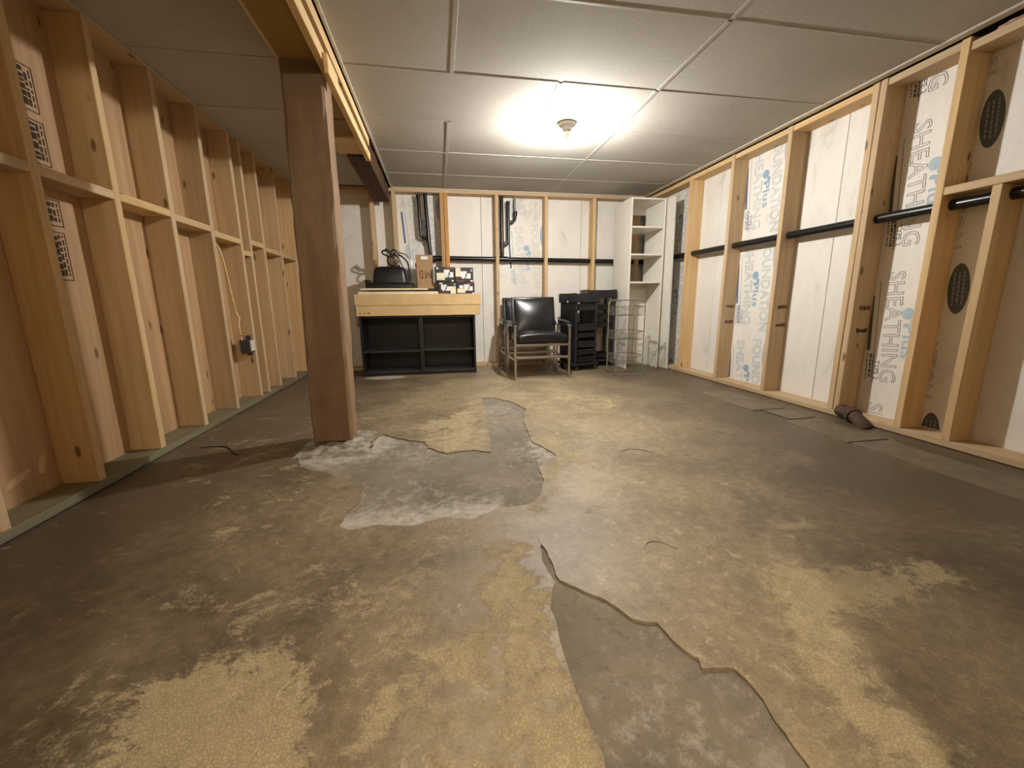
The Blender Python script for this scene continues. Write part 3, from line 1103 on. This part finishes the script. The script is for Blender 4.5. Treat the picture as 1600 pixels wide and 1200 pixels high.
# ------------------------------------------------------------------ electrical box and cable on the left wall
eb = empty('junction_box', (XL - .04, 3.475, .445))
tag(eb, 'small grey electrical box with white cover on a left wall stud', 'electrical box')
obj('box_body', B(-.035, .036, -.03, .040, -.05, .05, bev=.004), 'box_steel', eb)
obj('bracket', B(-.012, .022, .028, .042, -.075, .08, bev=.002), 'box_steel', eb)
obj('cover_plate', B(.036, .044, -.024, .042, -.038, .046, bev=.002), 'cover_white', eb)
cb = obj('electric_cable', sweep(catmull([(XLS + .05, 3.20, 1.21), (XLS + .09, 3.27, 1.16), (XLS + .085, 3.35, 1.00), (XLS + .08, 3.42, .72), (XLS + .09, 3.44, .66), (XLS + .10, 3.40, .635), (XLS + .11, 3.375, .59), (XLS + .10, 3.39, .545), (XLS + .09, 3.43, .54), (XLS + .08, 3.45, .52), (XLS + .08, 3.455, .49)], 6), .007, 8), 'cable', smooth=True)
tag(cb, 'beige cable looping down the left wall to the electrical box', 'cable')

# ------------------------------------------------------------------ black shelving unit and what stands on it
bk = empty('low_bookcase', (-.205, 4.45, 0))
tag(bk, 'low black two-bay shelving unit against the back wall', 'shelf')
W2, DP, HT = .595, .37, .632
for s in (-1, 1):
    obj('side_panel', B(s * W2 - (.022 if s > 0 else 0), s * W2 + (.022 if s < 0 else 0), 0, DP, 0, HT, bev=.0015), 'black_laminate', bk)
obj('top_panel', B(-W2 + .022, W2 - .022, 0, DP, HT - .024, HT, bev=.0015), 'black_laminate', bk)
obj('bottom_panel', B(-W2 + .022, W2 - .022, .004, DP, .03, .052, bev=.0015), 'black_shelf_top', bk)
obj('toe_kick', B(-W2 + .022, W2 - .022, .02, .036, 0, .03), 'black_laminate', bk)
obj('divider', B(.0, .045, .002, DP - .012, .052, HT - .024, bev=.0015), 'black_laminate', bk)
obj('back_panel', B(-W2 + .022, W2 - .022, DP - .012, DP, .052, HT - .024), 'black_laminate', bk)
obj('shelf_board', B(-W2 + .022, .0, .01, DP - .012, .248, .268, bev=.001), 'black_shelf_top', bk)
obj('shelf_board', B(.045, W2 - .022, .01, DP - .012, .256, .276, bev=.001), 'black_shelf_top', bk)

cbx = empty('flat_carton', (-.185, 4.585, HT))
tag(cbx, 'long flat tan cardboard carton lying on the black shelving unit', 'box')
w = B(-.630, .628, -.185, .185, 0, .118, bev=.003, seg=2)
obj('carton_base', w, 'cardboard', cbx)
lid = B(-.637, .637, -.192, .19, .106, .218, bev=.003, seg=2)
bmesh.ops.subdivide_edges(lid, edges=[e for e in lid.edges if abs(e.verts[0].co.x - e.verts[1].co.x) > 1], cuts=24, use_grid_fill=True)
for v in lid.verts:
    if v.co.z < .12:
        v.co.z += .006 * noise.noise(Vector((v.co.x * 5, 3, 0)))
obj('carton_lid', lid, 'cardboard', cbx)
for x0, x1 in ((-.60, -.585), (-.555, -.545), (-.52, -.495)):
    obj('printed_mark', B(x0, x1, -.1857, -.1848, .022, .034), 'ink_brown', cbx)

ZT = HT + .218
b1 = obj('thick_board', B(-.40, .40, -.16, .16, 0, .026, bev=.0015), 'board_cream', None, (-.386, 4.60, ZT))
tag(b1, 'cream panel lying directly on the tan carton', 'board')
b2 = obj('shadow_gap_slab', B(-.25, .25, -.15, .15, 0, .016, bev=.003), 'black_plastic', None, (-.44, 4.605, ZT + .026))  # black slab paints the shadow gap between the two cream panels
tag(b2, 'thin black slab standing in for the shadow gap between the two cream panels', 'shadow gap')
b3 = obj('thin_board', B(-.335, .335, -.155, .155, 0, .018, bev=.0015), 'board_cream', None, (-.43, 4.605, ZT + .042))
tag(b3, 'thin cream board under the upturned black basin', 'board')
ZQ = ZT + .060

def basin():
    t = empty('shampoo_basin', (-.472, 4.60, ZQ))
    tag(t, 'upturned black plastic salon basin on the cream board', 'basin')
    # rim tray: flaring rounded rectangle
    def rrect(hx, hy, r, z, n=5):
        out = []
        for (sx, sy, a0) in ((1, 1, 0), (-1, 1, 90), (-1, -1, 180), (1, -1, 270)):
            for k in range(n + 1):
                a = math.radians(a0 + 90 * k / n)
                out.append(Vector((sx * (hx - r) + r * math.cos(a), sy * (hy - r) + r * math.sin(a), z)))
        return out
    def loft(loops, cap=True):
        bm = bmesh.new()
        R = [[bm.verts.new(p) for p in L] for L in loops]
        for a, b in zip(R, R[1:]):
            for k in range(len(a)):
                bm.faces.new((a[k], a[(k + 1) % len(a)], b[(k + 1) % len(a)], b[k]))
        if cap:
            bm.faces.new(R[0][::-1])
            bm.faces.new(R[-1])
        bmesh.ops.recalc_face_normals(bm, faces=bm.faces[:])
        return bm
    obj('rim', loft([rrect(.232, .130, .03, 0), rrect(.244, .142, .03, .010), rrect(.244, .142, .03, .040), rrect(.232, .13, .03, .056), rrect(.20, .12, .03, .060)]), 'black_plastic', t, smooth=True)
    d = loft([[p + Vector((0, 0, 0)) for p in rrect(.178, .118, .05, .055)], rrect(.170, .112, .05, .13), rrect(.160, .104, .05, .19), rrect(.145, .092, .05, .212), rrect(.11, .07, .045, .222)])
    obj('bowl', d, 'black_plastic', t, smooth=True)
    f = B(-.244, -.20, -.142, .0, .04, .085, bev=.008)
    obj('neck_rest', f, 'black_plastic', t, smooth=True)
basin()

hs = empty('spray_hose', (-.42, 4.62, ZQ + .222))
tag(hs, 'tangle of black and chrome spray hoses on the upturned basin', 'hose')
def hz(name, pts, r, mat):
    obj(name, sweep(catmull(pts, 7), r, 8), mat, hs, smooth=True)
hz('black_hose', [(.0, .0, .012), (-.05, .0, .02), (-.075, -.02, .06), (-.06, -.02, .10), (-.02, -.01, .12), (.02, .0, .11), (.035, .0, .07), (.01, -.01, .02), (.05, -.01, .012)], .008, 'black_plastic')
hz('black_hose', [(-.02, .02, .10), (-.08, .0, .115), (-.125, -.01, .14), (-.11, -.01, .165), (-.06, .0, .155), (-.03, .01, .125), (.0, .01, .14), (.02, .01, .165), (-.02, .02, .175), (-.05, .02, .13)], .008, 'black_plastic')
hz('chrome_hose', [(.0, -.03, .16), (.05, -.03, .145), (.12, -.03, .12), (.165, -.035, .05), (.165, -.04, -.03), (.145, -.04, -.09), (.13, -.05, -.135)], .007, 'hose_grey')
hz('black_hose', [(.03, -.02, .13), (.08, -.03, .10), (.13, -.03, .04), (.14, -.05, -.03), (.15, -.07, -.10), (.14, -.08, -.14)], .009, 'black_plastic')
hz('chrome_hose', [(-.01, -.03, .15), (.03, -.04, .12), (.06, -.05, .05), (.085, -.085, -.03), (.10, -.115, -.12)], .007, 'hose_grey')
obj('spray_head', lathe([(0, 0), (.016, 0), (.018, .03), (.024, .05), (.022, .06), (0, .062)], 16, Matrix.Translation((.01, -.03, .012)) @ Matrix.Rotation(.5, 4, 'X')), 'hose_grey', hs, smooth=True)
obj('spray_head', lathe([(0, 0), (.013, 0), (.014, .04), (.02, .06), (0, .064)], 16, Matrix.Translation((-.04, -.02, .145)) @ Matrix.Rotation(-.9, 4, 'Y')), 'black_plastic', hs, smooth=True)

md = empty('tall_carton', (-.118, 4.665, ZQ))
tag(md, 'tall brown carton with upside-down black letters standing behind the boards', 'box')
obj('carton_body', B(-.086, .086, -.055, .055, 0, .345, bev=.002), 'cardboard_brown', md)
obj('top_flap', B(-.087, .087, -.057, -.053, .275, .347, bev=.001), 'cardboard_brown', md)
lb = obj('paper_label', B(-.035, .035, -.0585, -.057, .302, .332), 'label_white', md)
# the letters M and D, printed upside down on the carton front
def strokes(segs, w=.0095):
    bm = bmesh.new()
    for p, q in segs:
        bar((p[0], -.0512, p[1]), (q[0], -.0512, q[1]), w, w, bm, bev=0)
    return bm
zb, zt = .105, .188
arc = [(-.028 - .026 * math.sin(PI * k / 8), (zb + zt) / 2 + (zt - zb) / 2 * math.cos(PI * k / 8)) for k in range(9)]
obj('printed_letter', strokes([((-.026, zb), (-.026, zt))] + list(zip(arc, arc[1:]))), 'ink_brown', md)
obj('printed_letter', strokes([((.006, zb), (.006, zt)), ((.062, zb), (.062, zt)), ((.006, zb), (.034, zt - .02)), ((.034, zt - .02), (.062, zb))]), 'ink_brown', md)
obj('side_tab', B(-.098, -.086, -.04, .03, .22, .27, bev=.004), 'black_plastic', md)

def product_box(x0, x1, y0, z0, z1, variant, label, yaw=0):
    t = empty('product_box', ((x0 + x1) / 2, y0 + .075, z0), yaw)
    tag(t, label, 'box', 'four small black product boxes')
    w, h = (x1 - x0) / 2, z1 - z0
    obj('carton_body', B(-w, w, -.075, .075, 0, h, bev=.0025), 'box_black', t)
    def pr(name, a0, a1, c0, c1, mat, lift=.0008):
        obj(name, B(-w + 2 * w * a0, -w + 2 * w * a1, -.075 - lift, -.0745, h * c0, h * c1), mat, t)
    def pic(a0, a1, c0, c1):
        # pale grey product picture: body and muzzle
        bm = bmesh.new()
        for (p, q, u, v) in ((0, .62, .25, 1), (.5, 1, .0, .7), (.1, .4, .0, .3)):
            B(-w + 2 * w * (a0 + (a1 - a0) * p), -w + 2 * w * (a0 + (a1 - a0) * q), -.0762, -.0745, h * (c0 + (c1 - c0) * u), h * (c0 + (c1 - c0) * v), bm, bev=.0004)
        obj('printed_picture', bm, 'label_white', t)
    if variant == 0:
        pr('printed_panel', .10, .50, .15, .62, 'label_cream'); pic(.46, .92, .32, .82)
        pr('printed_strip', .56, .95, .88, .97, 'label_red'); pr('printed_spot', .10, .2, .86, .97, 'label_white'); pr('printed_strip', .82, .93, .05, .14, 'label_white')
    elif variant == 1:
        pr('printed_panel', .02, .30, .38, .98, 'label_cream'); pic(.30, .85, .25, .75)
        pr('printed_strip', .08, .5, .04, .11, 'label_red'); pr('printed_spot', .84, .95, .72, .9, 'label_blue'); pr('printed_strip', .84, .96, .04, .14, 'label_white')
    elif variant == 2:
        pr('printed_panel', .66, .97, .04, .66, 'label_cream'); pic(.12, .66, .28, .80)
        pr('printed_strip', .03, .55, .04, .12, 'label_red'); pr('printed_spot', .86, .96, .74, .92, 'label_blue'); pr('printed_strip', .02, .2, .85, .95, 'label_white')
    else:
        pr('printed_panel', .04, .48, .10, .46, 'label_cream'); pic(.42, .90, .28, .82)
        pr('printed_strip', .56, .95, .88, .96, 'label_red'); pr('printed_panel', .16, .38, .48, .74, 'label_white'); pr('printed_strip', .86, .98, .02, .12, 'label_white')
product_box(.022, .206, 4.55, ZT, ZT + .122, 2, 'small black product box, lower left of the four stacked')
product_box(.208, .402, 4.55, ZT, ZT + .122, 3, 'small black product box, lower right of the four stacked')
product_box(-.018, .196, 4.552, ZT + .123, ZT + .28, 0, 'small black product box, upper left of the four stacked')
product_box(.199, .392, 4.555, ZT + .123, ZT + .276, 1, 'small black product box, upper right of the four stacked')

# ------------------------------------------------------------------ armchairs
def armchair():
    t = empty('salon_armchair', (0, 0, 0))
    T = .021
    FX, FY, RY = .272, 0.0, .46
    for s in (-1, 1):
        obj('front_leg', bar((s * FX, FY, 0), (s * FX, FY, .52), T, T), 'chrome', t)
        obj('rear_leg', bar((s * FX, RY, 0), (s * FX, RY - .06, .52), T, T), 'chrome', t)
        obj('arm_rail', bar((s * FX, FY - .01, .528), (s * FX, RY - .05, .528), T, .014), 'chrome', t)
        obj('side_rail', bar((s * FX, FY, .20), (s * FX, RY - .024, .20), T * .9, T * .9), 'chrome', t)
        # padded armrest with a drooping front
        bm = B(-.026, .026, -.01, .34, .536, .575, bev=.016, seg=3)
        bmesh.ops.subdivide_edges(bm, edges=[e for e in bm.edges if abs(e.verts[0].co.y - e.verts[1].co.y) > .2], cuts=8)
        for v in bm.verts:
            k = max(0, (.10 - v.co.y) / .10)
            v.co.z -= .035 * k * k
        obj('armrest', bm, 'vinyl', t, (s * FX, 0, .0), smooth=True)
    obj('front_rail', bar((-FX, FY, .343), (FX, FY, .343), T * .85, T * .85), 'chrome', t)
    obj('front_stretcher', bar((-FX, FY, .222), (FX, FY, .222), T, T), 'chrome', t)
    obj('rear_stretcher', bar((-FX, RY - .027, .222), (FX, RY - .027, .222), T, T), 'chrome', t)
    obj('seat_board', B(-.235, .235, .03, .40, .352, .365), 'rust', t)
    # seat cushion: crowned
    bm = B(-.253, .253, -.012, .40, .365, .445, bev=.026, seg=3)
    bmesh.ops.subdivide_edges(bm, edges=[e for e in bm.edges if e.calc_length() > .2], cuts=8, use_grid_fill=True)
    for v in bm.verts:
        if v.co.z > .41:
            v.co.z += .034 * max(0, 1 - (v.co.x / .25) ** 2) * max(0, 1 - ((v.co.y - .2) / .3) ** 2)
    obj('seat', bm, 'vinyl', t, smooth=True)
    # backrest: reclined slab with a puffed front panel
    bm = B(-.235, .235, -.028, .028, 0, .40, bev=.010, seg=2)
    obj('backrest', bm, 'vinyl', t, (0, .37, .415), (-.24, 0, 0), smooth=True)
    bp = B(-.205, .205, -.05, -.02, .015, .375, bev=.014, seg=3)
    bmesh.ops.subdivide_edges(bp, edges=[e for e in bp.edges if e.calc_length() > .2], cuts=8, use_grid_fill=True)
    for v in bp.verts:
        if v.co.y < -.04:
            v.co.y -= .034 * max(0, 1 - (v.co.x / .21) ** 2) * max(0, 1 - ((v.co.z - .19) / .19) ** 2)
    obj('back_cushion', bp, 'vinyl', t, (0, .37, .415), (-.24, 0, 0), smooth=True)
    obj('back_support', bar((-.20, .40, .40), (.20, .40, .40), .02, .03), 'chrome', t)
    return t
ch = armchair()
ch.location = (.995, 3.89, 0)
tag(ch, 'black vinyl salon armchair with steel frame, the nearer of the two', 'chair', 'two black vinyl armchairs')
ch2 = copy_tree(ch)
ch2.location = (.985, 4.405, 0)
ch2.rotation_euler = (0, 0, .0)
tag(ch2, 'black vinyl armchair mostly hidden behind another one, against the wall', 'chair', 'two black vinyl armchairs')

# ------------------------------------------------------------------ salon trolleys
def trolley(W, D, H, drawers, open_side):
    t = empty('salon_trolley', (0, 0, 0))
    bs = B(-.03, W + .025, -.02, D + .02, .055, .085, bev=.010, seg=2)
    obj('base', bs, 'trolley_plastic', t, smooth=True)
    for x in (.02, W - .02):
        for y in (.015, D - .02):
            c = obj('caster', tube((x - .012, y, .026), (x + .012, y, .026), .026, n=16), 'caster_rubber', t, smooth=True)
            obj('fork', B(x - .016, x + .016, y - .012, y + .012, .035, .056), 'trolley_plastic', c)
    if not open_side:
        obj('side_wall', B(0, .022, .02, D - .02, .085, H - .10, bev=.004), 'trolley_plastic', t)
        obj('side_inset', B(-.006, .002, .06, D - .06, .14, H - .17, bev=.003), 'black_plastic', t)
        obj('side_wall', B(W - .022, W, .02, D - .02, .085, H - .10, bev=.004), 'trolley_plastic', t)
    for x in (0, W - .03):
        for y in (0, D - .03):
            obj('upright', B(x, x + .03, y, y + .03, .085, H - .06, bev=.005), 'trolley_plastic', t)
    # top tray: floor and four rims with a hand notch
    obj('top_tray', B(-.012, W + .012, -.015, D + .012, H - .075, H - .05, bev=.006), 'trolley_plastic', t)
    obj('tray_rim', B(-.014, W + .014, -.018, -.004, H - .10, H - .012, bev=.004), 'trolley_plastic', t)
    obj('tray_rim', B(-.014, W + .014, D, D + .014, H - .075, H, bev=.004), 'trolley_plastic', t)
    obj('tray_rim', B(-.016, -.002, -.018, D * .42, H - .10, H, bev=.004), 'trolley_plastic', t)
    obj('tray_rim', B(-.016, -.002, D * .52, D + .014, H - .10, H, bev=.004), 'trolley_plastic', t)
    obj('tray_rim', B(W + .002, W + .016, -.018, D + .014, H - .10, H, bev=.004), 'trolley_plastic', t)
    for (z, h, tilt) in drawers:
        dr = empty('drawer', (0, 0, 0))
        dr.parent = t
        dr.location = (0, 0, z)
        dr.rotation_euler = (0, tilt, 0)
        bm = bmesh.new()
        x0, x1, y0, y1 = .034, W - .034, -.004, D - .03
        B(x0, x1, y0, y1, 0, .006, bm)
        B(x0, x1, y0, y0 + .006, 0, h, bm, bev=.002); B(x0, x1, y1 - .006, y1, 0, h, bm)
        B(x0, x0 + .006, y0, y1, 0, h, bm); B(x1 - .006, x1, y0, y1, 0, h, bm)
        bm_o = obj('bin', bm, 'black_plastic', dr)
        obj('lip', B(x0 - .002, x1 + .002, y0 - .014, y0 + .006, h - .012, h + .002, bev=.004), 'trolley_plastic', dr)
    return t
tr1 = trolley(.29, .31, .845, [(.66, .07, .0), (.44, .075, 0), (.37, .045, .0), (.26, .07, .02), (.17, .06, -.03), (.095, .06, .0)], False)
tr1.location = (1.462, 4.285, 0)
tr1.rotation_euler = (0, 0, .27)
tag(tr1, 'black plastic salon trolley with stacked drawers beside the armchair', 'trolley', 'two black salon trolleys')
tr2 = trolley(.315, .28, .89, [(.66, .06, .0), (.55, .06, 0), (.46, .06, .0), (.10, .05, .0)], True)
tr2.location = (1.71, 4.57, 0)
tr2.rotation_euler = (0, 0, -.05)
tag(tr2, 'open black salon trolley behind the other one, half hidden by wire rack', 'trolley', 'two black salon trolleys')
pk = obj('plastic_pack', B(-.05, .05, -.05, .05, 0, .04, bev=.015, seg=3), 'clear_plastic', None, (1.86, 4.66, .667), smooth=True)
tag(pk, 'small pale plastic pack in the upper drawer of the open trolley', 'pack')

# ------------------------------------------------------------------ wire rack
wr = empty('wire_rack', (1.91, 4.0, 0))
tag(wr, 'three-tier chrome wire basket rack in front of the white shelf', 'rack')
wx, wy, wh = .145, .115, .765
for s in (-1, 1):
    y = s * wy
    bm = sweep(catmull([(-wx, y, .006), (-wx, y, .2), (-wx, y, .5), (-wx, y, wh - .045), (-wx + .012, y, wh - .012), (-wx + .045, y, wh), (0, y, wh), (wx - .045, y, wh), (wx - .012, y, wh - .012), (wx, y, wh - .045), (wx, y, .5), (wx, y, .2), (wx, y, .006)], 4), .0055, 8)
    obj('hoop', bm, 'wire', wr, smooth=True)
    obj('foot_rail', tube((-wx - .004, y, .014), (wx + .004, y, .014), .0045), 'wire', wr, smooth=True)
for s in (-1, 1):
    obj('side_rail', tube((s * wx, -wy, .03), (s * wx, wy, .03), .0045), 'wire', wr, smooth=True)
    obj('side_rail', tube((s * wx, -wy, wh - .06), (s * wx, wy, wh - .06), .004), 'wire', wr, smooth=True)
for z in (.125, .37, .615):
    bk_ = empty('basket', (0, 0, z))
    bk_.parent = wr
    hx, hy = wx - .006, wy + .012
    def loop_at(zz, ins, dip):
        pts = []
        for (x, y) in ((-hx + ins, -hy + ins), (hx - ins, -hy + ins), (hx - ins, hy - ins), (-hx + ins, hy - ins)):
            pts.append(Vector((x, y, zz)))
        P = []
        for i in range(4):
            a, b = pts[i], pts[(i + 1) % 4]
            for j in range(8):
                q = a.lerp(b, j / 8)
                if i == 0 and dip and 2 <= j <= 6:
                    q.z -= .018
                P.append(q)
        return P
    obj('rim_wire', sweep(loop_at(.085, 0, True), .0038, 6, True), 'wire', bk_, smooth=True)
    obj('rim_wire', sweep(loop_at(.0, .012, False), .003, 6, True), 'wire', bk_, smooth=True)
    A, C = loop_at(.085, 0, True), loop_at(.0, .012, False)
    bm = bmesh.new()
    for i in range(0, 32, 1):
        tube(A[i], C[i], .0019, bm, 5)
    obj('upright_wires', bm, 'wire', bk_)
    bm = bmesh.new()
    for j in range(1, 8):
        x = -hx + .012 + (2 * hx - .024) * j / 8
        tube((x, -hy + .012, 0), (x, hy - .012, 0), .0019, bm, 5)
    obj('floor_wires', bm, 'wire', bk_)

# ------------------------------------------------------------------ white shelf and leaning board
ws = empty('white_shelf', (2.07, 4.32, 0))
tag(ws, 'tall narrow white open shelf standing in the back right corner', 'shelf')
Wd, Dd, Hh = .40, .42, 1.835
obj('side_panel', B(0, .017, 0, Dd, 0, Hh, bev=.001), 'white_laminate', ws)
obj('side_panel', B(Wd - .017, Wd, 0, Dd, 0, Hh, bev=.001), 'white_laminate', ws)
obj('top_panel', B(.017, Wd - .017, .002, Dd, Hh - .02, Hh - .003, bev=.001), 'white_laminate', ws)
for z in (1.536, 1.252, .957):
    obj('shelf_board', B(.017, Wd - .017, .002, Dd - .01, z - .009, z + .009, bev=.001), 'white_laminate', ws)
obj('back_panel', B(.017, Wd - .017, Dd - .10, Dd - .088, .0, .948), 'white_laminate', ws)
obj('back_rail', B(.017, Wd - .017, Dd - .014, Dd - .002, Hh - .10, Hh - .02), 'white_laminate', ws)
lbd = obj('leaning_board', B(-.008, .008, -.16, .16, 0, 1.83, bev=.001), 'white_laminate', None, (2.515, 4.36, .002))
lbd.rotation_euler = (0, -.012, .06)
tag(lbd, 'white laminate board leaning upright between the white shelf and right wall', 'board')
